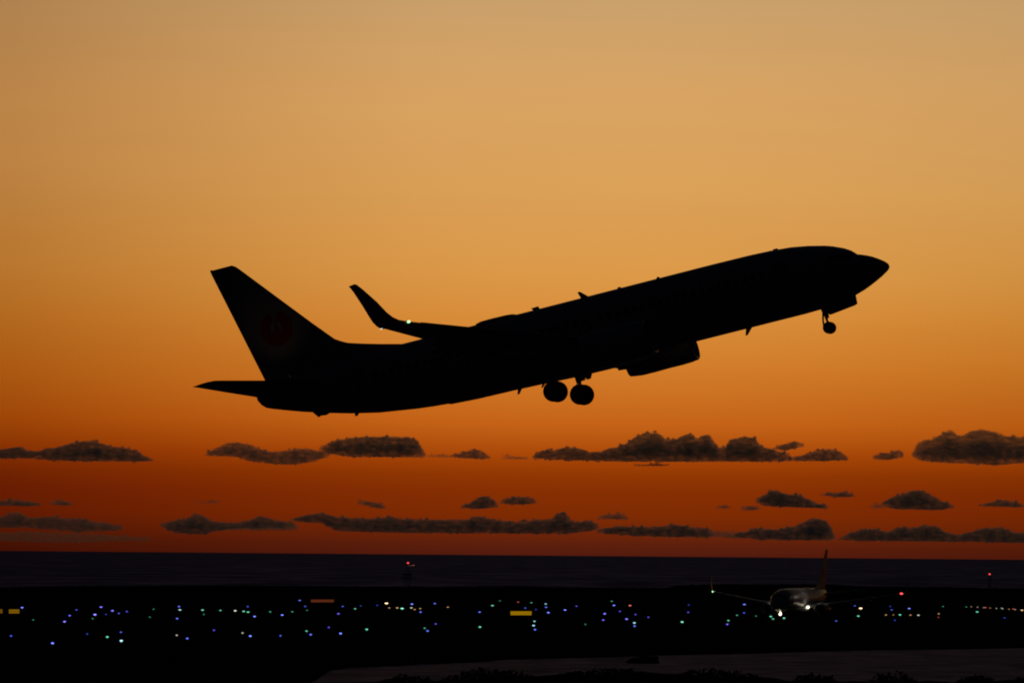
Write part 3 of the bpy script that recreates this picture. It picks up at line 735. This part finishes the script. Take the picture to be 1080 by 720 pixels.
for (z, c, br), lst in groups.items():
    for i, (x, y, c, b_) in enumerate(lst):
        e = bpy.data.objects.new('taxiway_light', None); COL.objects.link(e)
        g = on_ground(x, y, .31); e.location = (g.x, g.y, 0.004)
        a = bpy.data.objects.new('base', ebase_me); COL.objects.link(a); a.parent = e
        s_ = g.y / 1000.0
        l_ = bpy.data.objects.new('lens', lens_mesh(c, round(b_ * 5) / 5, False)); COL.objects.link(l_); l_.parent = e
        k = max(.75, min(1.8, s_)); e.scale = (k, k, 1)
        pre = ('%s from left of ' % ORD[i] if len(lst) > 1 else 'only ')
        tag(e, '%s%s %s %s' % (pre, br, LWORD[c], ('lamps ' if len(lst) > 1 else 'lamp ') + ZONES[z][1]), 'airfield light', 'airfield ground lights')

# lit guidance boards
def board(px0, px1, py, hgt, color, s_, label):
    a, b_ = on_ground(px0, py, .9), on_ground(px1, py, .9)
    wdt = (b_ - a).length; c = (a + b_) / 2
    e = bpy.data.objects.new('guidance_sign', None); COL.objects.link(e); e.location = (c.x, c.y, .004)
    e.rotation_euler = (0, 0, math.atan2(b_.y - a.y, b_.x - a.x))
    q = MB(); q.box((0, .10, .9), (wdt + .12, .18, hgt + .12)); q.build('frame', M['dark'], e, smooth=None)
    q = MB(); q.box((0, -.005, .9), (wdt, .03, hgt)); q.build('panel', emitter(label.split()[0] + '_sign_face', color, s_), e, smooth=None)
    for k in (-.35, .35):
        q = MB(); q.tube((k * wdt, .1, 0), (k * wdt, .1, .9 - hgt / 2), .05, .05, 10); q.build('leg', M['dark'], e)
    tag(e, label, 'sign', 'lit airfield signs')
board(9.5, 20.3, 644.3, .66, (.62, .30, .005),   .28, 'amber lit guidance sign near the left edge of the airfield')
board(-9, 2.5, 644.2, .66, (.62, .28, .005), .2, 'orange lit guidance sign cut off by the left picture edge')
board(538.5, 560.5, 646.2, .66, (.80, .42, .0), .34, 'yellow lit guidance sign, widest and brightest, below the main wheels')
board(328, 352, 633.3, .55, (.42, .09, .03), .22, 'red dull lit guidance sign on the far side of the airfield')

# obstruction masts
M['mast_red'] = mat('mast_red', (.35, .04, .03), .6); M['mast_white'] = mat('mast_white', (.5, .5, .5), .6)
def lattice_mast(px, top_y, Yd, name, label, wdt, lattice=True):
    tp = at_depth(px, top_y, Yd); hgt = tp.z
    e = bpy.data.objects.new(name, None); COL.objects.link(e); e.location = (tp.x, tp.y, 0)
    q = MB(); nseg = 8
    for k in range(nseg):
        z0, z1 = hgt * k / nseg, hgt * (k + 1) / nseg; w0 = wdt * (1 - .6 * k / nseg); w1 = wdt * (1 - .6 * (k + 1) / nseg); mi = k % 2
        cs = [(-1, -1), (1, -1), (1, 1), (-1, 1)]
        for i, (u, v) in enumerate(cs):
            q.tube((u * w0 / 2, v * w0 / 2, z0), (u * w1 / 2, v * w1 / 2, z1), .05, .05, 6, mi)
            u2, v2 = cs[(i + 1) % 4]
            q.tube((u * w0 / 2, v * w0 / 2, z0), (u2 * w1 / 2, v2 * w1 / 2, z1), .03, .03, 5, mi)
            q.tube((u * w1 / 2, v * w1 / 2, z1), (u2 * w1 / 2, v2 * w1 / 2, z1), .03, .03, 5, mi)
    q.build('tower', None, e, [M['mast_red'], M['mast_white']], None)
    q = MB(); q.box((0, 0, hgt + .05), (wdt * .7, wdt * .7, .08)); q.build('platform', M['mast_red'], e, smooth=None)
    q = MB(); q.tube((0, 0, hgt + .08), (0, 0, hgt + .16), .12, .12, 10); q.ball((0, 0, hgt + .3), (.30, .2, .17)); q.build('obstruction_light', M['obst'], e)
    if lattice:
        q = MB(); q.tube((0, 0, hgt - .35), (1.35, 0, hgt - .35), .04, .04, 6); q.ball((1.4, 0, hgt - .25), (.22, .15, .10)); q.build('side_lamp', M['obst_dim'], e)
        q = MB()
        for zz in (-2.6, -3.4): q.box((-.2, -.6, hgt + zz), (2.6, .25, .35))
        q.build('antenna_array', M['mast_red'], e, smooth=None)
    tag(e, label, 'mast', 'masts at the far shore')
M['obst'] = emitter('obstruction_red', (1.0, .08, .08), 1.3); M['obst_dim'] = emitter('obstruction_dim', (.7, .2, .2), .3)
lattice_mast(430.3, 594.5, 1500, 'lattice_mast', 'red and white lattice mast with a red lamp against the sea, left of centre', 1.6)
lattice_mast(1043.7, 606.2, 1600, 'lattice_mast', 'slim dark mast with one red lamp against the sea at the far right', 1.0, False)

# ------------------------------------------------------------------ clouds: low cumulus far out over the sea
def cloud_mat(name, dens, alb, m_px):
    m = bpy.data.materials.new(name); m.use_nodes = True; t = m.node_tree; t.nodes.clear()
    o = t.nodes.new('ShaderNodeOutputMaterial'); v = t.nodes.new('ShaderNodeVolumePrincipled')
    v.inputs['Color'].default_value = (*alb, 1); v.inputs['Density'].default_value = dens; v.inputs['Anisotropy'].default_value = .7
    # uneven, torn vapour: density varies in space
    tx = t.nodes.new('ShaderNodeTexCoord'); mp_ = t.nodes.new('ShaderNodeMapping'); k = 1.0 / m_px
    mp_.inputs['Scale'].default_value = (.12 * k, .16 * k, .28 * k); nz_ = t.nodes.new('ShaderNodeTexNoise')
    nz_.inputs['Scale'].default_value = 1.0; nz_.inputs['Detail'].default_value = 2; nz_.inputs['Roughness'].default_value = .5
    mr = t.nodes.new('ShaderNodeMapRange'); mr.inputs[1].default_value = .40; mr.inputs[2].default_value = .66
    mr.inputs[3].default_value = dens * .55; mr.inputs[4].default_value = dens * 1.7
    t.links.new(tx.outputs['Object'], mp_.inputs[0]); t.links.new(mp_.outputs[0], nz_.inputs[0]); t.links.new(nz_.outputs[0], mr.inputs[0])
    t.links.new(mr.outputs[0], v.inputs['Density'])
    m.cycles.volume_step_rate = 1.0
    t.links.new(v.outputs[0], o.inputs['Volume']); return m
def blob_cloud(name, prof, Y, dens, alb, label, seed, depth=1.0, group='low clouds over the sea'):
    """prof: (px, top, bottom) outline stations, each filled with overlapping billows of real depth"""
    R = random.Random(seed); m_px = Y / F
    x = prof[0][0]; xe = prof[-1][0]
    cx = (x + xe) / 2; yb = max(p[2] for p in prof); org = at_depth(cx, yb, Y)
    V = []; Fc = []
    tb = bmesh.new(); bmesh.ops.create_icosphere(tb, subdivisions=2, radius=1)
    tv = [v.co.copy() for v in tb.verts]; tf = [[v.index for v in f.verts] for f in tb.faces]; tb.free()
    ed = .2
    def put(px, py, r_, dy):
        p = at_depth(px, py, Y) - org; rr = r_ * m_px; n0 = len(V)
        sx, sy = rr * R.uniform(.9, 1.25), rr * 1.2 + 9 * m_px * ed
        for v in tv: V.append((p.x + v.x * sx, dy * m_px + v.y * sy, p.z + v.z * rr))
        for f in tf: Fc.append([n0 + k for k in f])
    while x <= xe:
        tp, bt = interp(prof, x); hh = max(1.2, bt - tp)
        r_ = min(hh / 2, R.uniform(2.2, 4.6))
        ed = max(.15, min(1, (x - prof[0][0] + 3) / 10, (xe - x + 3) / 10))
        D = 3 * depth * ed
        put(x, tp + r_ * 1.05, r_, R.uniform(-D, D) * .5)
        put(x, tp + hh * .58, max(.9, hh * .36), R.uniform(-2, 2))          # core
        y = tp + r_ * 1.2
        while y < bt - r_ * .6:
            y += r_ * .8; rq = min(r_ * 1.1, (bt - y) if bt - y > 1.0 else 1.0)
            put(x + R.uniform(-1, 1), min(y, bt - rq), max(.9, rq), R.uniform(-D, D))
        # loose tufts torn off the upper edge and the base
        if R.random() < .12: put(x + R.uniform(-1, 1), tp - R.uniform(-.9, .2), R.uniform(1.5, 2.4), R.uniform(-D, D) * .5)
        if R.random() < .12: put(x + R.uniform(-1, 1), bt + R.uniform(-1.3, -.3), R.uniform(1.3, 1.8), R.uniform(-D, D) * .5)
        x += max(.8, r_ * R.uniform(.4, .7))
    me = pydata(name, V, Fc)
    o = bpy.data.objects.new(name, me); COL.objects.link(o); o.location = org
    rm = o.modifiers.new('r', 'REMESH'); rm.mode = 'VOXEL'; rm.voxel_size = .6 * m_px
    dg = bpy.context.evaluated_depsgraph_get(); me2 = bpy.data.meshes.new_from_object(o.evaluated_get(dg)); o.modifiers.clear(); o.data = me2
    sb = bmesh.new(); sb.from_mesh(me2)
    for _ in range(1): bmesh.ops.smooth_vert(sb, verts=sb.verts, factor=.5, use_axis_x=True, use_axis_y=True, use_axis_z=True)
    sb.to_mesh(me2); sb.free(); me2.update()
    # ragged, billowed surface
    import numpy as np
    sc_ = 1.0 / m_px
    NV = len(me2.vertices); nn = np.empty(NV * 3, 'f'); me2.vertex_normals.foreach_get('vector', nn)
    cc = np.empty(NV * 3, 'f'); me2.vertices.foreach_get('co', cc); nn = nn.reshape(-1, 3); cc = cc.reshape(-1, 3); new = cc.copy()
    for i in range(NV):
        q = Vector(cc[i]) * sc_
        d = noise.fractal(Vector((q.x * .10, q.y * .16, q.z * .22)) + Vector((seed, 0, 0)), .9, 2.1, 4) * 1.5
        d2 = noise.fractal(Vector((q.x * .40, q.y * .6, q.z * .6)) + Vector((0, seed, 0)), .9, 2.1, 3) * .8
        lower = 0.7 if q.z < 2 else 1
        new[i] += nn[i] * (max(-1.1, min(1.3, d + d2 - .2)) * m_px * .8 * lower)
    me2.vertices.foreach_set('co', new.ravel()); me2.update()
    ext = max(1, (xe - prof[0][0]) + 40 + 20) / 3 / 10       # default step in px
    me2.materials.append(cloud_mat(name + '_vapour', dens, alb, m_px))
    me2.materials[0].cycles.volume_step_rate = min(1.0, 1.6 / ext)
    return tag(o, label, 'cloud', group)
def P3(lst, base):                                            # add a base line to a top outline
    return [(a, b_, base if not isinstance(base, list) else interp(base, a)[0]) for a, b_ in lst]
AL = (.955, .965, .99); AD, BD, CD = .023, .017, .0115
YA, YB, YC = 30000, 44000, 58000
CL = [
 (P3([(-14, 474), (0, 473), (8, 472), (20, 469.5), (28, 474), (40, 474.5), (60, 471), (75, 467), (88, 464.5), (100, 463.8), (104, 466.5), (118, 470), (135, 472), (145, 476), (155, 481), (162, 484)], [(-14, 484), (30, 483.5), (42, 484), (60, 486), (140, 487), (162, 486.5)]), YA, AD, 'long dark cloud bank at the left edge in the highest row'),
 (P3([(216, 478), (228, 472), (240, 466.5), (250, 465.5), (262, 467.5), (272, 472), (285, 475.5), (300, 474.5), (318, 471.5), (330, 473.5), (340, 475), (347, 478)], [(216, 480.5), (250, 482), (268, 488), (300, 490), (322, 489.5), (334, 486), (347, 481)]), YA, AD * .8, 'two-humped dark cloud below the climbing jet\'s tailplane'),
 (P3([(340, 470), (348, 466), (357, 463), (375, 460.5), (400, 459.3), (430, 460), (439, 463.5), (443, 471), (446, 477)], [(340, 476), (352, 480), (370, 482), (446, 482.5)]), YA, AD, 'solid flat-bottomed oblong cloud under the jet\'s rear fuselage'),
 (P3([(475, 479.5), (490, 476), (500, 472.5), (508, 474.5), (516, 480.5)], [(475, 482), (490, 483.5), (516, 484)]), YA, AD * .8, 'small peaked cloud between the oblong cloud and the long ragged one'),
 (P3([(530, 481), (541, 480), (556, 482)], 484.5), YA, AD * .35, 'faint wisp of cloud just left of the long ragged cloud'),
 (P3([(563, 480), (570, 476), (585, 473.5), (597, 471), (612, 472), (622, 476), (635, 474.5), (650, 470.5), (662, 466), (671, 459.5), (680, 456), (690, 455.5), (697, 458), (700, 462.5), (712, 462.5), (718, 459.5), (727, 456), (732, 460), (735, 463), (740, 459), (747, 457.5), (751, 464), (757, 470.5), (766, 471), (772, 462), (785, 459.5), (795, 461), (800, 469), (810, 472), (820, 474.5), (832, 479)], [(563, 484), (600, 485.5), (660, 487), (760, 487), (832, 487)]), YA, AD, 'longest ragged cloud with three towers below the nose of the climbing jet'),
 (P3([(670, 489.3), (690, 488.8), (706, 489.5)], 491.2), YA * .98, AD * .6, 'thin sliver of cloud under the middle of the longest ragged cloud'),
 (P3([(817, 471), (828, 467.5), (838, 464.5), (846, 467)], [(817, 474), (830, 475.5), (846, 471)]), YA * .97, AD, 'small slanting cloud above the right end of the longest cloud'),
 (P3([(834, 481), (848, 479), (860, 474.5), (875, 472.5), (885, 475), (894, 481.5)], [(834, 486), (870, 486.5), (894, 485)]), YA, AD * .9, 'low round-topped cloud just right of the longest ragged cloud'),
 (P3([(922, 479.5), (933, 476.5), (940, 477), (948, 473.5), (951, 477)], [(922, 484), (935, 485.5), (951, 483)]), YA, AD * .9, 'little ragged cloud just left of the big dark cloud'),
 (P3([(966, 472), (970, 466), (975, 463), (985, 462), (995, 456.5), (1002, 452.5), (1008, 458), (1015, 459), (1025, 453.5), (1035, 452), (1048, 454.5), (1062, 459), (1075, 460), (1090, 462), (1110, 470), (1125, 478)], [(966, 484), (980, 487.5), (1030, 489.5), (1045, 491), (1056, 491), (1070, 488.5), (1125, 488)]), YA, AD * .8, 'biggest darkest cloud cut by the right picture edge'),
 (P3([(-10, 528), (15, 526.5), (30, 527.5), (42, 529.5)], 533.5), YB, BD * .8, 'faint flat cloud at the left edge of the middle row'),
 (P3([(55, 528.5), (66, 527), (76, 529)], 533), YB, BD * .65, 'faint small cloud second from left in the middle row'),
 (P3([(206, 528.5), (218, 529), (231, 526.5)], [(206, 530), (231, 530.5)]), YB, BD * .3, 'barely visible wisp below the two-humped cloud'),
 (P3([(379, 526.5), (386, 527.5), (398, 529), (407, 533)], [(379, 531), (395, 536), (407, 536.5)]), YB, BD * .7, 'small slanted cloud below the oblong cloud'),
 (P3([(486, 533.5), (495, 530), (503, 525.5), (510, 521.5), (518, 524.5), (524, 530)], [(486, 535.5), (505, 537), (524, 535)]), YB, BD, 'small pyramid-shaped cloud near the centre of the middle row'),
 (P3([(529, 527.5), (540, 523.5), (558, 523), (564, 526)], [(529, 531), (545, 533), (564, 531)]), YB, BD * .9, 'small flat-topped cloud just right of the pyramid-shaped cloud'),
 (P3([(631, 544.5), (640, 541.5), (655, 540.8), (662, 544.5)], 547.5), YB, BD * .6, 'small pale lens-shaped cloud between middle and lowest rows'),
 (P3([(757, 532.5), (764, 531.5), (770, 533.5)], 536), YB, BD * .6, 'tiny cloud left of another tiny one in the middle row'),
 (P3([(783, 533.5), (791, 532), (800, 534)], 538), YB, BD * .7, 'tiny cloud just left of the long-tailed middle row cloud'),
 (P3([(800, 525), (806, 521), (812, 518), (818, 515.5), (825, 518.5), (835, 521), (848, 523), (860, 529), (874, 533.5)], [(800, 532), (815, 534.5), (874, 536)]), YB, BD * 1.1, 'peaked cloud tapering to the right, above the standing jet\'s wing'),
 (P3([(866, 521), (880, 518.5), (893, 517.5), (901, 521)], [(866, 522), (882, 524.5), (901, 524)]), YB, BD * .8, 'thin bright-edged cloud sliver above right of the peaked tapering cloud'),
 (P3([(918, 532), (925, 530.5), (932, 531.5)], 536), YB, BD * .4, 'faint puff touching the left of the humped middle row cloud'),
 (P3([(932, 528), (938, 525), (945, 522), (952, 520), (960, 517), (970, 516), (978, 519), (990, 526), (1005, 532)], [(932, 534), (945, 537), (990, 538), (1005, 536)]), YB, BD, 'dark humped cloud below the biggest cloud'),
 (P3([(1034, 531.5), (1050, 528), (1060, 526.5), (1070, 527.5), (1079, 531)], [(1034, 533), (1055, 534.5), (1079, 535)]), YB, BD * .9, 'thin cloud near the right edge of the middle row'),
 (P3([(-12, 546), (0, 544), (10, 540.5), (20, 539.5), (30, 545), (50, 543.5), (75, 545.5), (90, 547.5), (110, 550), (128, 554)], [(-12, 556), (30, 557), (90, 561), (128, 559)]), YC, CD * .75, 'faint broad cloud at the left end of the lowest row'),
 (P3([(-12, 560), (40, 559.5), (100, 562), (160, 566)], [(-12, 570), (60, 573), (160, 570)]), YC, CD * .3, 'faintest hazy bank just above the horizon at the left edge'),
 (P3([(171, 551), (185, 547.5), (197, 546.5), (203, 542), (210, 541), (218, 545.5), (225, 549), (245, 550.5), (262, 547.5), (275, 543), (290, 547.5), (308, 549.5)], [(171, 556), (180, 562), (215, 564), (235, 557.5), (308, 557)]), YC, CD * .9, 'lumpy low cloud with a small tower left of the longest low bank'),
 (P3([(308, 546.5), (325, 541.5), (340, 540.5), (355, 544), (380, 545.5), (400, 546), (412, 543.5), (425, 546.5), (455, 547), (470, 547), (490, 547), (505, 543.5), (520, 547.5), (545, 549), (570, 547), (583, 545.5), (589, 541), (594, 538.5), (598, 545), (604, 549.5), (611, 550), (618, 547.5), (629, 550.5)], [(308, 550), (345, 552), (355, 560), (420, 562), (500, 562.5), (600, 563), (629, 559)]), YC, CD, 'longest low cloud bank near the horizon with a pointed tower at right'),
 (P3([(228, 553), (270, 551.5), (314, 552.5)], [(228, 559), (314, 559.5)]), YC * 1.02, CD * .45, 'faint haze-like bank joining two low clouds left of centre'),
 (P3([(746, 561), (762, 559.5), (780, 561)], [(746, 566), (780, 568)]), YC * 1.02, CD * .45, 'faint scrap of low cloud bridging the gap right of the oblong low cloud'),
 (P3([(448, 479.5), (462, 478.5), (476, 480.5)], 482), YA, AD * .3, 'thread of cloud just right of the solid oblong cloud'),
 (P3([(632, 557), (650, 554), (680, 555), (700, 554), (712, 552), (725, 554.5), (749, 557)], [(632, 562), (660, 565), (749, 567)]), YC, CD * 1.1, 'flat oblong low cloud right of the longest low bank'),
 (P3([(774, 562), (800, 557), (825, 557), (840, 553.5), (850, 548.5), (858, 545), (866, 546.5), (873, 552), (877, 560)], [(774, 566), (800, 569), (877, 570)]), YC, CD * 1.1, 'low cloud rising to a blunt peak right above the standing jet\'s tail'),
 (P3([(884, 568), (895, 562), (905, 558.5), (920, 557), (938, 560), (947, 555.5), (965, 556), (975, 552.5), (988, 554), (996, 560), (1010, 563), (1024, 559.5), (1038, 556), (1052, 555), (1070, 560), (1095, 563)], [(884, 569), (910, 570.5), (1020, 571.5), (1095, 573)]), YC, CD * 1.05, 'long three-humped low cloud at the right end of the lowest row'),
]
for i, (prof, Yd, dens, label) in enumerate(CL):
    blob_cloud('cloud', prof, Yd, dens, (.74, .89, .99) if Yd > 50000 else ((.83, .95, .998) if Yd > 40000 else (.87, .968, .9999)), label, 11 + i * 3)

# ------------------------------------------------------------------ shrubs on the near bank
M['leaf'] = mat('shrub_leaf', (.05, .065, .03), .8, spec=.2, var=.4, vscale=2)
M['twig'] = mat('shrub_twig', (.06, .045, .03), .9)
def shrub(px, top_y, wid_px, Yd, label, seed):
    R = random.Random(seed); tp = at_depth(px, top_y, Yd); m_px = Yd / F
    ey = interp(edge_px, px)[0] + 1.5; zb = at_depth(px, ey, Yd).z - .25
    hgt = max(.35, tp.z - zb); wd = wid_px * m_px / 2
    e = bpy.data.objects.new('shrub', None); COL.objects.link(e); e.location = (tp.x, Yd, zb)
    b = bmesh.new()
    for k in range(int(420 + 500 * wd)):
        a = R.uniform(0, 2 * pi); q = sqrt(R.random()); u = q * cos(a); v = q * sin(a)
        zz = hgt * max(.1, (1 - q * q) ** .55) * R.uniform(.25, 1.0) * (1 + .16 * noise.noise(Vector((u * 3, v * 3, seed))))
        c = Vector((u * wd, v * wd * .8, zz)); s_ = R.uniform(.03, .07)
        d1 = Vector((R.uniform(-1, 1), R.uniform(-1, 1), R.uniform(-.2, 1))).normalized() * s_; d2 = d1.orthogonal().normalized() * s_ * .5
        b.faces.new([b.verts.new(c - d1), b.verts.new(c + d2), b.verts.new(c + d1), b.verts.new(c - d2)])
    me = bpy.data.meshes.new('foliage'); b.to_mesh(me); b.free(); link('foliage', me, e, M['leaf'])
    q = MB()
    for k in range(7):
        a = R.uniform(0, 2 * pi); r_ = R.uniform(.2, .7); q.tube((0, 0, 0), (cos(a) * wd * r_, sin(a) * wd * r_, hgt * R.uniform(.5, .85)), .03, .01, 6)
    q.build('stem', M['twig'], e)
    tag(e, label, 'shrub', 'shrubs on the near bank')
for k, (px, ty, wp, Yd, lb) in enumerate([
    (640, 705, 130, 112, 'broad dark low shrub at the bottom of the picture right of centre'),
    (520, 708, 120, 114, 'dark low shrub at the bottom edge under the main wheels'),
    (755, 706.5, 120, 110, 'dark low shrub at the bottom edge left of the standing jet'),
    (860, 712, 70, 112, 'narrow dark shrub at the bottom edge under the standing jet'),
    (942, 708.5, 66, 108, 'rounded dark shrub at the bottom edge, tallest of those at the right'),
    (1030, 712, 62, 110, 'low dark shrub between the rounded one and the right corner'),
    (1085, 712.5, 50, 112, 'dark shrub cut by the bottom right corner'),
    (430, 712, 80, 116, 'low dark shrub at the bottom edge under the oblong cloud')]):
    shrub(px, ty, wp, Yd, lb, 40 + k)
# a rock just off the near shore
b = bmesh.new(); bmesh.ops.create_icosphere(b, subdivisions=4, radius=1)
for v in b.verts:
    v.co *= 1 + .35 * noise.fractal(v.co * 1.6, 1, 2, 4); v.co.x *= 1.7; v.co.y *= 2.0; v.co.z *= .75
me = bpy.data.meshes.new('shore_rock'); b.to_mesh(me); b.free()
o = link('shore_rock', me, None, M['rock'], smooth=40); g = on_ground(681, 699, -.3); o.location = (g.x, g.y, -.35)
tag(o, 'low dark rock standing in the near water right of centre', 'rock')
